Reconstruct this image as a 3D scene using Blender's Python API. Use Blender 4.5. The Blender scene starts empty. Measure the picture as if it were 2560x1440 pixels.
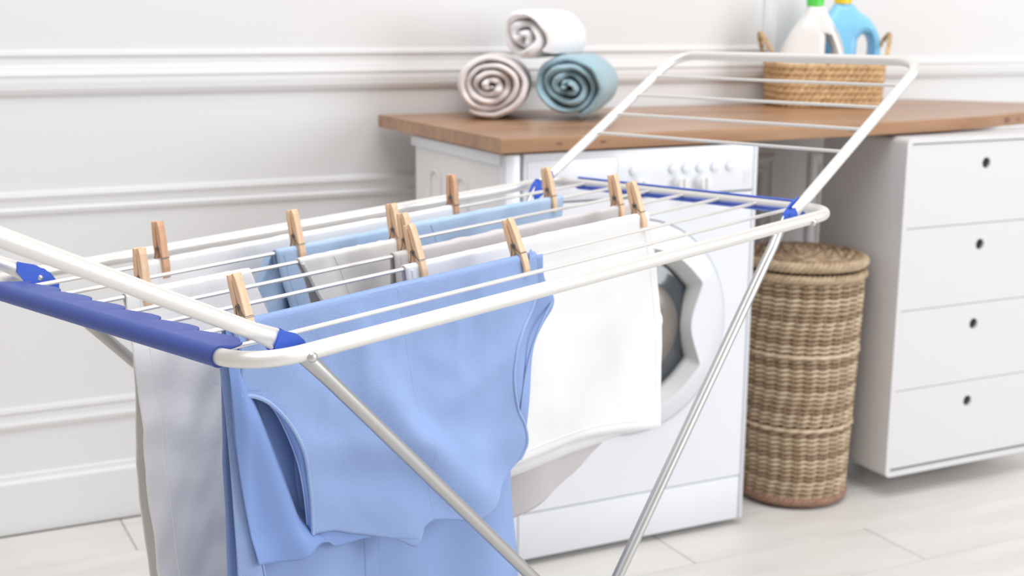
import bpy, bmesh, math, random
from mathutils import Vector, Matrix, noise
random.seed(4)
PI = math.pi
sc = bpy.context.scene
COL = sc.collection

# ------------------------------------------------------------------ camera, world, lights, exposure
CAM_POS = Vector((-1.1234, -2.2684, 1.1248))
yaw, pitch, roll = 0.4662, 0.2060, 0.0071
F = Vector((math.sin(yaw)*math.cos(pitch), math.cos(yaw)*math.cos(pitch), -math.sin(pitch)))
R0 = Vector((math.cos(yaw), -math.sin(yaw), 0)); U0 = R0.cross(F)
Rv = R0*math.cos(roll)+U0*math.sin(roll); Uv = U0*math.cos(roll)-R0*math.sin(roll)
cd = bpy.data.cameras.new('camera'); cam = bpy.data.objects.new('camera', cd); COL.objects.link(cam)
cam.matrix_world = Matrix(((Rv.x, Uv.x, -F.x, CAM_POS.x), (Rv.y, Uv.y, -F.y, CAM_POS.y), (Rv.z, Uv.z, -F.z, CAM_POS.z), (0, 0, 0, 1)))
cd.sensor_width = 36; cd.lens = 36*3297.6/2560; cd.clip_start = .05
cd.dof.use_dof = True; cd.dof.focus_distance = 1.32; cd.dof.aperture_fstop = 7.1; cd.dof.aperture_blades = 0
sc.camera = cam
w = bpy.data.worlds.new('world'); sc.world = w; w.use_nodes = True
bg = w.node_tree.nodes['Background']; bg.inputs[0].default_value = (1, .935, .88, 1); bg.inputs[1].default_value = .52
def area(name, loc, target, size, size_y, power, col):
    ld = bpy.data.lights.new(name, 'AREA'); ld.shape = 'RECTANGLE'; ld.size = size; ld.size_y = size_y; ld.energy = power; ld.color = col
    o = bpy.data.objects.new(name, ld); COL.objects.link(o); o.location = loc
    o.rotation_euler = (Vector(target)-Vector(loc)).to_track_quat('-Z', 'Y').to_euler(); return o
area('window_light', (3.3, -3.6, 1.9), (.3, 0, .7), 2.4, 2.2, 96, (.93, .965, 1))
area('ceiling_light', (-.3, -1.5, 4.2), (-.3, -1.2, 0), 3.6, 2.8, 104, (.97, .985, 1))
sc.view_settings.view_transform = 'Standard'; sc.view_settings.look = 'None'
sc.view_settings.exposure = 0.26; sc.view_settings.gamma = 1; sc.view_settings.use_curve_mapping = False

# ------------------------------------------------------------------ materials
MATS = {}
def mat(name, col, rough=.5, metal=0, bump=None, var=None, spec=.5, sheen=0, trans=0, coat=0, sub=0):
    m = bpy.data.materials.new(name); m.use_nodes = True; nt = m.node_tree; p = nt.nodes['Principled BSDF']
    p.inputs['Base Color'].default_value = (*col, 1); p.inputs['Roughness'].default_value = rough; p.inputs['Metallic'].default_value = metal
    p.inputs['Specular IOR Level'].default_value = spec; p.inputs['Sheen Weight'].default_value = sheen
    p.inputs['Coat Weight'].default_value = coat
    if sub: p.inputs['Subsurface Weight'].default_value = sub; p.inputs['Subsurface Scale'].default_value = .01
    tc = nt.nodes.new('ShaderNodeTexCoord')
    if bump:   # (scale, strength, distance[, kind])
        n = nt.nodes.new('ShaderNodeTexNoise' if len(bump) < 4 else 'ShaderNodeTexVoronoi'); n.inputs['Scale'].default_value = bump[0]
        if len(bump) < 4: n.inputs['Detail'].default_value = 2
        b = nt.nodes.new('ShaderNodeBump'); b.inputs['Strength'].default_value = bump[1]; b.inputs['Distance'].default_value = bump[2]
        nt.links.new(tc.outputs['Object'], n.inputs['Vector']); nt.links.new(n.outputs[0], b.inputs['Height']); nt.links.new(b.outputs[0], p.inputs['Normal'])
    if var:    # (scale vec, colour2, detail)
        mp = nt.nodes.new('ShaderNodeMapping'); mp.inputs['Scale'].default_value = var[0]
        n = nt.nodes.new('ShaderNodeTexNoise'); n.inputs['Scale'].default_value = 1; n.inputs['Detail'].default_value = var[2]
        mx = nt.nodes.new('ShaderNodeMix'); mx.data_type = 'RGBA'; mx.inputs[6].default_value = (*col, 1); mx.inputs[7].default_value = (*var[1], 1)
        cr = nt.nodes.new('ShaderNodeMapRange'); cr.inputs[1].default_value = .35; cr.inputs[2].default_value = .65
        nt.links.new(tc.outputs['Object'], mp.inputs[0]); nt.links.new(mp.outputs[0], n.inputs['Vector']); nt.links.new(n.outputs[0], cr.inputs[0])
        nt.links.new(cr.outputs[0], mx.inputs[0]); nt.links.new(mx.outputs[2], p.inputs['Base Color'])
    if trans: p.inputs['Transmission Weight'].default_value = trans
    MATS[name] = m; return m
mat('wall_paint', (.73, .73, .735), .55)
mat('floor_wood', (.63, .61, .58), .45, var=((3, 14, 3), (.70, .68, .655), 5))
mat('floor_gap', (.54, .51, .475), .8)
mat('white_enamel', (.74, .765, .82), .28, coat=.2)
mat('washer_side', (.76, .76, .765), .45)
mat('grey_plastic', (.55, .555, .56), .35)
mat('knob_grey', (.74, .74, .75), .4)
mat('print_grey', (.66, .67, .72), .5)
mat('dark_glass', (.035, .045, .055), .12, coat=.6)
mat('drum_metal', (.22, .20, .185), .3, metal=.6)
mat('counter_wood', (.40, .225, .125), .30, var=((2.5, 26, 26), (.30, .15, .08), 6), bump=(40, .2, .002))
mat('counter_wood_b', (.43, .25, .14), .30, var=((2.5, 30, 26), (.34, .18, .095), 6), bump=(40, .2, .002))
mat('counter_end', (.40, .25, .14), .6, var=((20, 30, 60), (.27, .15, .08), 6))
mat('knot', (.20, .085, .06), .5)
mat('cabinet_white', (.67, .67, .69), .35)
mat('cabinet_dark', (.03, .025, .02), .8)
mat('wicker', (.53, .405, .27), .6, var=((30, 30, 60), (.38, .28, .18), 4))
mat('wicker_light', (.66, .53, .38), .6, var=((30, 30, 60), (.50, .385, .26), 4))
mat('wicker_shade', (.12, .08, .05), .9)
mat('wicker_dark', (.36, .25, .155), .65, var=((40, 40, 60), (.24, .16, .10), 4))
mat('wicker_red', (.33, .19, .13), .65, var=((40, 40, 60), (.25, .14, .10), 4))
mat('hyacinth', (.68, .47, .26), .6, var=((60, 60, 60), (.48, .31, .15), 5))
mat('tube_white', (.82, .81, .795), .40, metal=.6)
mat('rod_white', (.82, .81, .79), .3, metal=.55)
mat('tube_grey', (.50, .50, .50), .36, metal=.9)
mat('blue_plastic', (.035, .115, .62), .42)
mat('sleeve_blue', (.042, .080, .335), .46, spec=.4)
mat('steel', (.62, .62, .60), .3, metal=.95)
mat('spring_steel', (.25, .25, .25), .35, metal=.9)
mat('peg_wood', (.84, .60, .40), .55, var=((160, 160, 18), (.74, .49, .30), 4), bump=(300, .1, .0005))
mat('peg_wood_tan', (.70, .42, .26), .55, var=((160, 160, 18), (.60, .34, .20), 4), bump=(300, .1, .0005))
mat('crepe_blue', (.305, .43, .74), .85, bump=(980, .8, .0012), sheen=.1, spec=.2)
mat('crepe_blue_smooth', (.28, .40, .71), .7, bump=(900, .15, .0006), sheen=.1, spec=.2)
mat('lining_blue', (.21, .335, .68), .45, sheen=.1, spec=.35)
mat('binding_blue', (.33, .45, .72), .6, spec=.2)
mat('cotton_white', (.84, .84, .86), .9, bump=(260, .2, .001), spec=.15)
mat('linen_white', (.84, .83, .82), .9, bump=(200, .3, .0012), spec=.15)
mat('cotton_beige', (.74, .73, .715), .9, bump=(240, .25, .001), spec=.15)
mat('cotton_taupe', (.60, .575, .58), .9, bump=(240, .3, .0012), spec=.15)
mat('chambray', (.46, .60, .79), .9, var=((14, 14, 14), (.38, .52, .74), 5), bump=(260, .3, .0012), spec=.15)
mat('terry_white', (.86, .85, .87), .95, bump=(170, .8, .003), sheen=.3, spec=.1)
mat('terry_cream', (.80, .75, .745), .95, bump=(170, .8, .003), sheen=.3, spec=.1)
mat('terry_blue', (.33, .49, .56), .95, bump=(140, .9, .004), sheen=.3, spec=.1)
mat('bottle_white', (.82, .81, .80), .3, sub=.1)
mat('bottle_blue', (.24, .58, .86), .3, sub=.1)
mat('cap_green', (.10, .68, .09), .35)
mat('cap_yellow', (.90, .62, .02), .35)
mat('thread', (.24, .36, .66), .8)

# ------------------------------------------------------------------ helpers
def obj(name, verts, faces, m, parent=None, smooth=True, kind=None, label=None, solid=0):
    me = bpy.data.meshes.new(name); me.from_pydata([tuple(v) for v in verts], [], faces); me.update()
    b = bmesh.new(); b.from_mesh(me); bmesh.ops.recalc_face_normals(b, faces=b.faces) if not solid else None; b.to_mesh(me); b.free()
    o = bpy.data.objects.new(name, me); COL.objects.link(o)
    me.materials.append(MATS[m])
    if smooth:
        for p in me.polygons: p.use_smooth = True
        me.set_sharp_from_angle(angle=math.radians(40))
    if parent: o.parent = parent; o.matrix_parent_inverse = parent.matrix_basis.inverted()
    if kind: o['kind'] = kind
    if label: o['label'] = label
    if solid:
        s = o.modifiers.new('thickness', 'SOLIDIFY'); s.thickness = solid; s.offset = 0
    return o
class G:                      # geometry collector, many shapes -> one mesh
    def __init__(s): s.v = []; s.f = []
    def add(s, v, f, M=None):
        k = len(s.v); s.v += [(M @ Vector(p)) if M else Vector(p) for p in v]; s.f += [tuple(i+k for i in q) for q in f]; return s
    def box(s, x0, x1, y0, y1, z0, z1, bev=0, M=None, seg=2):
        b = bmesh.new(); bmesh.ops.create_cube(b, size=1)
        for v in b.verts: v.co = Vector(((x0+x1)/2+v.co.x*(x1-x0), (y0+y1)/2+v.co.y*(y1-y0), (z0+z1)/2+v.co.z*(z1-z0)))
        if bev: bmesh.ops.bevel(b, geom=b.edges[:], offset=bev, segments=seg, affect='EDGES', profile=.5)
        b.verts.index_update(); r = s.add([v.co.copy() for v in b.verts], [[v.index for v in f.verts] for f in b.faces], M); b.free(); return r
    def tube(s, pts, r, n=12, closed=False, caps=True, M=None, flat=None):
        pts = [Vector(p) for p in pts]; N = len(pts); rr = r if isinstance(r, (list, tuple)) else [r]*N
        T = []
        for i in range(N):
            if closed: t = pts[(i+1) % N]-pts[i-1]
            else: t = pts[min(i+1, N-1)]-pts[max(i-1, 0)]
            T.append(t.normalized())
        up = Vector((0, 0, 1)) if abs(T[0].z) < .9 else Vector((1, 0, 0))
        nrm = (up-T[0]*up.dot(T[0])).normalized(); v = []; f = []
        for i in range(N):
            nrm = (nrm-T[i]*nrm.dot(T[i])).normalized(); bn = T[i].cross(nrm)
            fl = flat[i] if flat else (1, 1)
            for k in range(n):
                a = 2*PI*k/n; v.append(pts[i]+(nrm*math.cos(a)*fl[0]+bn*math.sin(a)*fl[1])*rr[i])
        for i in range(N if closed else N-1):
            j = (i+1) % N
            for k in range(n): f.append((i*n+k, i*n+(k+1) % n, j*n+(k+1) % n, j*n+k))
        if caps and not closed: f.append(tuple(range(n))[::-1]); f.append(tuple((N-1)*n+k for k in range(n)))
        return s.add(v, f, M)
    def lathe(s, prof, n=32, M=None, cap=True):       # prof (r,z) about z
        v = [(r*math.cos(2*PI*k/n), r*math.sin(2*PI*k/n), z) for r, z in prof for k in range(n)]; f = []
        for i in range(len(prof)-1):
            for k in range(n): f.append((i*n+k, i*n+(k+1) % n, (i+1)*n+(k+1) % n, (i+1)*n+k))
        if cap: f.append(tuple(range(n))[::-1]); f.append(tuple((len(prof)-1)*n+k for k in range(n)))
        return s.add(v, f, M)
    def prism(s, poly, d0, d1, M=None):               # polygon in xz, extruded along y
        n = len(poly); v = [(x, d0, z) for x, z in poly]+[(x, d1, z) for x, z in poly]
        f = [tuple(range(n)), tuple(range(n, 2*n))[::-1]]+[(i, (i+1) % n, n+(i+1) % n, n+i) for i in range(n)]
        return s.add(v, f, M)
    def build(s, name, m, parent=None, **k): return obj(name, s.v, s.f, m, parent, **k)
def thing(name, label, cat, loc=(0, 0, 0), group=None, M=None):
    o = bpy.data.objects.new(name, None); COL.objects.link(o); o.empty_display_size = .05
    if M: o.matrix_world = M
    else: o.location = loc
    o['label'] = label; o['category'] = cat
    if group: o['group'] = group
    bpy.context.view_layer.update() if M else None
    return o
def tag(o, label, cat, group=None):
    o['label'] = label; o['category'] = cat
    if group: o['group'] = group
    return o
def fillet(pts, r, n=8, closed=False):
    pts = [Vector(p) for p in pts]; out = []; N = len(pts)
    for i, p in enumerate(pts):
        if not closed and i in (0, N-1): out.append(p); continue
        a = (pts[i-1]-p); b = (pts[(i+1) % N]-p); rr = min(r, a.length*.49, b.length*.49); A_ = p+a.normalized()*rr; B_ = p+b.normalized()*rr
        for k in range(n+1):
            t = k/n; out.append(A_*(1-t)**2+p*2*t*(1-t)+B_*t*t)
    return out
def catmull(P, n):            # smooth resample of polyline to n points by arc length
    P = [Vector(p) for p in P]; D = []
    for i in range(len(P)-1):
        p0 = P[max(i-1, 0)]; p1 = P[i]; p2 = P[i+1]; p3 = P[min(i+2, len(P)-1)]
        for k in range(12):
            t = k/12; D.append(.5*((2*p1)+(p2-p0)*t+(2*p0-5*p1+4*p2-p3)*t*t+(3*p1-p0-3*p2+p3)*t**3))
    D.append(P[-1]); L = [0]
    for i in range(1, len(D)): L.append(L[-1]+(D[i]-D[i-1]).length)
    out = []; j = 0
    for k in range(n):
        s = L[-1]*k/(n-1)
        while j < len(L)-2 and L[j+1] < s: j += 1
        q = (s-L[j])/max(L[j+1]-L[j], 1e-9); out.append(D[j].lerp(D[j+1], min(max(q, 0), 1)))
    return out
def struct(o): o['kind'] = 'structure'; return o

# ------------------------------------------------------------------ room shell
WY = .652
g = G(); g.box(-3.2, 3.4, WY, WY+.12, 0, 2.7)
wall = struct(g.build('wall_back', 'wall_paint', smooth=False))
def rail(name, z0, z1, prof, x0=-3.2, x1=3.4):        # prof: list of (depth, t in 0..1)
    g = G(); pts = [(0, z0)]+[(d, z0+(z1-z0)*t) for d, t in prof]+[(0, z1)]
    v = []; 
    for x in (x0, x1): v += [(x, WY+.001-d, z) for d, z in pts]
    n = len(pts); f = [(i, (i+1) % n, n+(i+1) % n, n+i) for i in range(n)]+[tuple(range(n)), tuple(range(n, 2*n))]
    g.add(v, f); return g
struct(rail('', .948, 1.006, [(.006, 0), (.010, .10), (.013, .22), (.014, .45), (.013, .62), (.015, .72), (.012, .86), (.006, 1)]).build('trim_1', 'wall_paint', smooth=False))
def frame(name, x0, x1, z0, z1):                       # picture-frame moulding on the wall
    prof = [(0, 0), (.007, .003), (.010, .012), (.006, .022), (.005, .034), (.009, .041), (.007, .049), (0, .052)]
    v = []; f = []; n = len(prof)
    for cx, cz, sx, sz in ((x0, z0, 1, 1), (x1, z0, -1, 1), (x1, z1, -1, -1), (x0, z1, 1, -1)):
        v += [(cx+sx*t, WY+.001-d, cz+sz*t) for d, t in prof]
    for c in range(4):
        for i in range(n-1): f.append((c*n+i, c*n+i+1, ((c+1) % 4)*n+i+1, ((c+1) % 4)*n+i))
    return struct(obj(name, v, f, 'wall_paint', smooth=False))
frame('trim_2', -2.6, 1.155, .232, .750)
frame('trim_3', 1.27, 3.2, .232, .750)
frame('trim_4', -2.6, 1.143, .990, 2.45)
g = G(); pts = [(0, 0), (.014, 0), (.014, .114), (.008, .122), (.007, .130), (0, .134)]
v = [(x, WY+.001-d, z) for x in (-3.2, 3.4) for d, z in pts]; n = len(pts)
g.add(v, [(i, (i+1) % n, n+(i+1) % n, n+i) for i in range(n)]); struct(g.build('baseboard_back', 'wall_paint', smooth=False))
g = G(); g.box(-3.2, 3.4, -3.6, WY+.1, -.06, -.006); floor = struct(g.build('floor', 'floor_gap', smooth=False))
# laminate planks, rows along the wall
g = G(); g.box(0, 1.285-.0022, 0, .192-.0022, -.01, 0, .0008, seg=1); base = g.build('floor_plank', 'floor_wood', floor); first = True
ry = WY-.02
row = 0
while ry > -3.4:
    off = [-.648, -1.1, -.25, -.9, -.45][row % 5]-1.285*2
    for k in range(5):
        x = off+k*1.285
        if x > 2.2: continue
        p = base if first else base.copy()
        if not first: COL.objects.link(p)
        first = False
        p.location = (x, ry-.192, 0)
    ry -= .192; row += 1

# ------------------------------------------------------------------ washing machine
W, WD, HT = .602, .455, .858
wm = thing('washing_machine', 'white front-loading washing machine standing under the left end of the wooden worktop', 'washing machine', (W/2, WD/2, 0))
g = G(); g.box(.002, W-.002, .032, WD, .012, .835, .006); g.build('body', 'washer_side', wm)
g = G(); g.box(-.006, W+.004, .012, WD+.008, .833, HT, .006); g.build('top_panel', 'white_enamel', wm)
g = G()                     # pressed arches in the left side
for y0, z1 in ((.17, .79), (.31, .79)):
    g.tube(fillet([(-.0, y0, .25), (-.0, y0, z1), (-.0, y0+.055, z1), (-.0, y0+.055, .25)], .025), .0035, 6)
g.build('side_pressing', 'washer_side', wm)
# front panel with round opening: polar patch plus border
DC = (.300, .483)
g = G(); n = 96; v = []; f = []
def sq(a, x0, x1, z0, z1):
    c, s = math.cos(a), math.sin(a); ts = []
    if c > 1e-6: ts.append((x1-DC[0])/c)
    if c < -1e-6: ts.append((x0-DC[0])/c)
    if s > 1e-6: ts.append((z1-DC[1])/s)
    if s < -1e-6: ts.append((z0-DC[1])/s)
    t = min(ts); return (DC[0]+c*t, DC[1]+s*t)
angs = sorted([2*PI*k/n for k in range(n)]+[math.atan2(z-DC[1], x-DC[0]) % (2*PI) for x in (.041, W-.013) for z in (.119, .756)]); n = len(angs)
for a in angs:
    x, z = sq(a, .041, W-.013, .119, .756); c, s = math.cos(a), math.sin(a)
    v += [(x, .032, z), (x, 0, z), (DC[0]+.2305*c, 0, DC[1]+.2305*s), (DC[0]+.2285*c, .010, DC[1]+.2285*s)]
for i in range(n):
    j = (i+1) % n
    for k in range(3): f.append((i*4+k, j*4+k, j*4+k+1, i*4+k+1))
g.add(v, f)
g.build('front_panel', 'white_enamel', wm)
for x0, x1 in ((.001, .035), (W-.012, W-.001)):
    g = G(); g.box(x0, x1, -.003, .034, .014, .857, .006); g.build('corner_trim', 'white_enamel', wm)
g = G(); g.box(.037, W-.013, 0, .032, .016, .1165, .003); g.build('kick_plate', 'white_enamel', wm)
g = G(); g.box(.041, W-.013, -.002, .032, .759, .857, .003); cp = g.build('control_panel', 'white_enamel', wm)
g = G(); g.box(.048, .252, -.0035, 0, .765, .842, .003); g.build('detergent_drawer', 'white_enamel', wm)
g = G()
for x in (.29, .384, .416, .451, .488, .526):
    g.lathe([(.009, 0), (.009, .004), (.006, .006)], 20, Matrix.Translation((x, -.002, .812)) @ Matrix.Rotation(PI/2, 4, 'X')).build('button', 'white_enamel', cp); g = G()
for x in (.305, .403, .458):
    g.lathe([(.017, 0), (.016, .016), (.013, .02), (.002, .02)], 24, Matrix.Translation((x, -.002, .780)) @ Matrix.Rotation(PI/2, 4, 'X'))
    g.box(x-.003, x+.003, -.026, -.02, .765, .795, .002); g.build('dial', 'knob_grey', cp); g = G()
for x in (.384, .416, .451, .488, .526):
    for k in range(3): g.box(x-.008, x+.008-.004*k, -.0026, -.002, .826-.0035*k, .8268-.0035*k)
for x in (.403, .458):
    for k in range(7):
        a = math.radians(20+k*23); g.box(x+.024*math.cos(a)-.002, x+.024*math.cos(a)+.002, -.0026, -.002, .778+.024*math.sin(a), .7788+.024*math.sin(a))
g.box(.05, .17, -.0056, -.005, .80, .801); g.box(.05, .14, -.0056, -.005, .795, .796); g.box(.565, .58, -.0026, -.002, .775, .80)
g.build('panel_print', 'print_grey', cp, label='faint pale grey symbols', kind='stuff')
for x in (.05, .55):
    for y in (.05, .40):
        g = G(); g.lathe([(.018, 0), (.018, .008), (.01, .01), (.01, .016)], 16, Matrix.Translation((x, y, 0))); g.build('foot', 'cabinet_dark', wm)
# door: white disc, notched opening with grey bevel, dark glass
def notch(a, base, depth, pw=2.1, wid=.515, c0=0):
    t = abs((a+PI) % (2*PI)-PI-c0)/wid
    return base+.004*math.exp(-((t-1)/.25)**2) if t >= 1 else base+.004-(depth+.004)*(1-t**pw)
n = 240
def ring(prof, m, name, par, **k):
    v = []; f = []; q = len(prof)
    for i in range(n):
        a = 2*PI*i/n
        for r, y in prof:
            rr = r(a) if callable(r) else r
            v.append((DC[0]+rr*math.cos(a), y, DC[1]+rr*math.sin(a)))
    for i in range(n):
        j = (i+1) % n
        for t in range(q-1): f.append((i*q+t, j*q+t, j*q+t+1, i*q+t+1))
    return obj(name, v, f, m, par, **k)
ro = lambda a: notch(a, .174, .045)
ri = lambda a: notch(a, .150, .038)
dr = ring([(.2275, .010), (.2275, -.002), (.222, -.008), (lambda a: ro(a)+.003, -.024), (ro, -.0245)], 'white_enamel', 'door', wm)
ring([(ro, -.0245), (lambda a: (ro(a)*.15+ri(a)*.85), -.006), (ri, -.001), (ri, .012)], 'grey_plastic', 'door_rim', dr, label='grey bevelled rim with a finger notch at the right')
ring([(.158, .007), (.138, .004), (.120, -.004), (.108, -.006), (.10, -.01)], 'dark_glass', 'door_glass', dr)
ring([(.108, -.005), (.098, -.014), (.07, -.020), (.03, -.023), (.0005, -.024)], 'drum_metal', 'glass_bowl', dr)

# ------------------------------------------------------------------ worktop
CB, CT = .8615, .890
ct = thing('countertop', 'long wooden worktop lying over the washing machine and the drawer unit', 'countertop', (.8, .3, CB))
front = [(-.022, -.022), (.30, -.012), (.60, -.002), (.93, .008), (1.15, .028), (1.30, .052), (1.45, .095), (1.60, .15), (1.90, .25)]
back = [(-.014, .628), (.30, .632), (.60, .634), (.93, .634), (1.30, .634), (1.60, .632), (1.68, .56), (1.74, .46), (1.90, .30)]
def pl(L, x):
    for i in range(len(L)-1):
        if L[i][0] <= x <= L[i+1][0]: q = (x-L[i][0])/(L[i+1][0]-L[i][0]); return L[i][1]*(1-q)+L[i+1][1]*q
    return L[0][1] if x < L[0][0] else L[-1][1]
NST = 6
for k in range(NST):         # glued staves, each its own board
    xs = [-.018]+[i*.05 for i in range(1, 38)]; v = []; f = []
    for x in xs:
        a, b = pl(front, x), pl(back, x); y0 = a+(b-a)*k/NST; y1 = a+(b-a)*(k+1)/NST-.0008
        zt = CT-.0004*(k % 2)
        v += [(x, y0+.002*(k == 0), CB), (x, y0, CB+.003), (x, y0, zt-.002), (x, y0+.002, zt), (x, y1, zt), (x, y1, CB)]
    for i in range(len(xs)-1):
        for t in range(6): f.append((i*6+t, i*6+(t+1) % 6, (i+1)*6+(t+1) % 6, (i+1)*6+t))
    f += [tuple(range(6)), tuple(len(v)-6+t for t in range(6))]
    obj('board', v, f, 'counter_wood' if k % 2 else 'counter_wood_b', ct)
for x, r in ((.11, .005), (.17, .006), (.21, .005), (.86, .007), (1.40, .012), (1.46, .006)):
    y = pl(front, x); g = G()
    g.add([(x+r*1.5*math.cos(a), y-.0006, CB+.014+r*.6*math.sin(a)) for a in [i*PI/6 for i in range(12)]], [tuple(range(12))]); g.build('knot', 'knot', ct)
g = G(); g.box(1.205, 1.80, .075, .30, .8585-.002, CB, .001); tag(g.build('spacer_strip', 'cabinet_white'), 'thin white strip between the worktop and the drawer unit', 'strip')

# ------------------------------------------------------------------ drawer unit
X0, X1, Y0, Y1, Z0, Z1 = .990, 1.484, -.030, .255, .057, .856
cb = thing('drawer_unit', 'white four-drawer cabinet with round finger holes right of the wicker hamper', 'cabinet', ((X0+X1)/2, (Y0+Y1)/2, 0))
g = G(); th = .013
poly = fillet([(X0, 0, Z0), (X1, 0, Z0), (X1, 0, Z1), (X0, 0, Z1)], .016, 6, True); pin = fillet([(X0+th, 0, Z0+th), (X1-th, 0, Z0+th), (X1-th, 0, Z1-th), (X0+th, 0, Z1-th)], .004, 6, True)
n = len(poly); v = []
for y in (Y0, Y1):
    v += [(p.x, y, p.z) for p in poly]; v += [(p.x, y, p.z) for p in pin]
f = []
for i in range(n):
    j = (i+1) % n; f += [(i, j, 2*n+j, 2*n+i), (n+i, n+j, 3*n+j, 3*n+i), (i, j, n+j, n+i), (2*n+i, 2*n+j, 3*n+j, 3*n+i)]
g.add(v, f); g.box(X0+th, X1-th, Y1-.006, Y1, Z0+th, Z1-th); g.build('carcass', 'cabinet_white', cb)
zl = [.841, .649, .457, .266, .075]; hx = (X0+X1)/2
for k in range(4):
    z1, z0 = zl[k]-.0008, zl[k+1]+.0008; x0, x1 = X0+th+.002, X1-th-.002; cz = z1-.050; r = .013
    g = G(); n = 32; v = []; f = []
    angs = sorted([2*PI*i/n for i in range(n)]+[math.atan2(z-cz, x-hx) % (2*PI) for x in (x0, x1) for z in (z0, z1)]); n = len(angs)
    for a in angs:
        c, s = math.cos(a), math.sin(a); t = min([((x1 if c > 0 else x0)-hx)/c if abs(c) > 1e-6 else 9, ((z1 if s > 0 else z0)-cz)/s if abs(s) > 1e-6 else 9])
        v += [(hx+c*t, Y0+.010, cz+s*t), (hx+c*t, Y0+.003, cz+s*t), (hx+c*r, Y0+.003, cz+s*r), (hx+c*r, Y0+.010, cz+s*r)]
    for i in range(n):
        j = (i+1) % n
        for t in range(3): f.append((i*4+t, j*4+t, j*4+t+1, i*4+t+1))
    g.add(v, f); d = g.build('drawer', 'cabinet_white', cb, smooth=False)
    g = G(); g.box(x0+.004, x1-.004, Y0+.0105, Y1-.02, z0+.006, z1-.02); g.build('drawer_box_shade', 'cabinet_dark', d)  # near-black drawer body, its colour paints the shade inside the finger hole
for x in (X0+.16, X1-.12):
    for y in (Y0+.19, Y1-.03):
        g = G(); g.lathe([(.022, 0), (.022, .006), (.012, .01), (.012, Z0)], 20, Matrix.Translation((x, y, 0))); g.build('foot', 'cabinet_dark', cb)

# ------------------------------------------------------------------ wicker hamper
HX, HY = .832, .120
hp = thing('wicker_hamper', 'tall round lidded wicker laundry basket between washing machine and drawer unit', 'hamper', (HX, HY, 0))
NS = 52
def hr(z): return .121+.016*min(z/.5, 1)
def weave_ring(r, z, phase, tr, amp, m, seg=3, name='weaver', par=hp, tilt=0):
    N = NS*seg; pts = []
    for i in range(N):
        a = 2*PI*i/N; rr = r+amp*math.cos(NS/2*a+phase*PI); pts.append((HX+rr*math.cos(a), HY+rr*math.sin(a), z+tilt*math.sin(a*NS/2+phase*PI)))
    g = G(); g.tube(pts, tr, 6, closed=True); return g.build(name, m, par)
z = .030; i = 0; proto = {}
while z < .535:
    if abs(z-.193) < .0055 or abs(z-.365) < .0055:
        weave_ring(hr(z)+.004, z, i, .0050, .0022, 'wicker_light', name='waling_band')
        z += .0125
    else:
        key = 0
        if key not in proto:
            o = proto[key] = weave_ring(0.001, 0, 0, .0037, .0052, 'wicker')
            me_ = o.data     # rebuild centred on the origin so that copies can be turned and scaled
            g = G(); N = NS*3; g.tube([((hr(.25)+.0042*math.cos(NS/2*2*PI*q/N))*math.cos(2*PI*q/N), (hr(.25)+.0042*math.cos(NS/2*2*PI*q/N))*math.sin(2*PI*q/N), .0012*math.sin(NS*PI*q/N)) for q in range(N)], .0040, 6, closed=True)
            o2 = g.build('weaver', 'wicker'); o.data = o2.data; bpy.data.objects.remove(o2)
        else: o = proto[key].copy(); COL.objects.link(o)
        s = hr(z)/hr(.25); o.parent = hp; o.matrix_parent_inverse = Matrix(); o.location = (0, 0, z); o.scale = (s, s, 1)
        o.rotation_euler = (0, 0, .035*math.sin(i*.33)+.006*i)
        o.material_slots[0].link = 'OBJECT'; o.material_slots[0].material = MATS[['wicker', 'wicker_light', 'wicker', 'wicker_dark', 'wicker_light'][(i*7) % 5]]
        z += .0108
    i += 1
for k in range(NS):
    a = 2*PI*k/NS+PI/NS*0; g = G(); g.tube([(HX+(hr(zz)-.001)*math.cos(a), HY+(hr(zz)-.001)*math.sin(a), zz) for zz in (.02, .2, .4, .545)], .0028, 6); g.build('stake', 'wicker_dark', hp)
def braid(name, r, z, tr, m, turns, amp, strands=3, par=hp):
    for s in range(strands):
        pts = []; N = 220
        for i in range(N):
            a = 2*PI*i/N; ph = turns*a+2*PI*s/strands; rr = r+amp*math.cos(ph); pts.append((HX+rr*math.cos(a), HY+rr*math.sin(a), z+amp*math.sin(ph)))
        g = G(); g.tube(pts, tr, 6, closed=True); g.build(name, m, par)
g = G(); g.lathe([(.110, .02), (.124, .54)], 40, Matrix.Translation((HX, HY, 0)), cap=False); g.build('gap_shade_cylinder', 'wicker_shade', hp)  # added dark cylinder, paints the interior shade seen through the weave gaps
braid('base_braid', .121, .018, .0062, 'wicker_red', 24, .006)
braid('rim_braid', .139, .545, .0058, 'wicker', 26, .006)
lid = G(); lid.lathe([(.004, .586), (.125, .580), (.130, .572), (.004, .570)], 48, Matrix.Translation((HX, HY, 0))); lid = lid.build('lid', 'wicker_dark', hp)
for k in range(15):
    r = .012+k*.0084; N = 96; pts = []
    for i in range(N):
        a = 2*PI*i/N; pts.append((HX+r*math.cos(a), HY+r*math.sin(a), .5875-.006*(r/.13)**2+.0028*math.cos(12*a+(k % 2)*PI)))
    g = G(); g.tube(pts, .0046, 6, closed=True); g.build('lid_weaver', 'wicker_dark' if k % 3 else 'wicker', lid)
for s in range(3):
    pts = [(HX+(.139+.006*math.cos(24*a+s*2.1))*math.cos(a), HY+(.139+.006*math.cos(24*a+s*2.1))*math.sin(a), .573+.007*math.sin(24*a+s*2.1)) for a in [2*PI*i/220 for i in range(220)]]
    g = G(); g.tube(pts, .0066, 6, closed=True); g.build('lid_border', 'wicker', lid)

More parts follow.
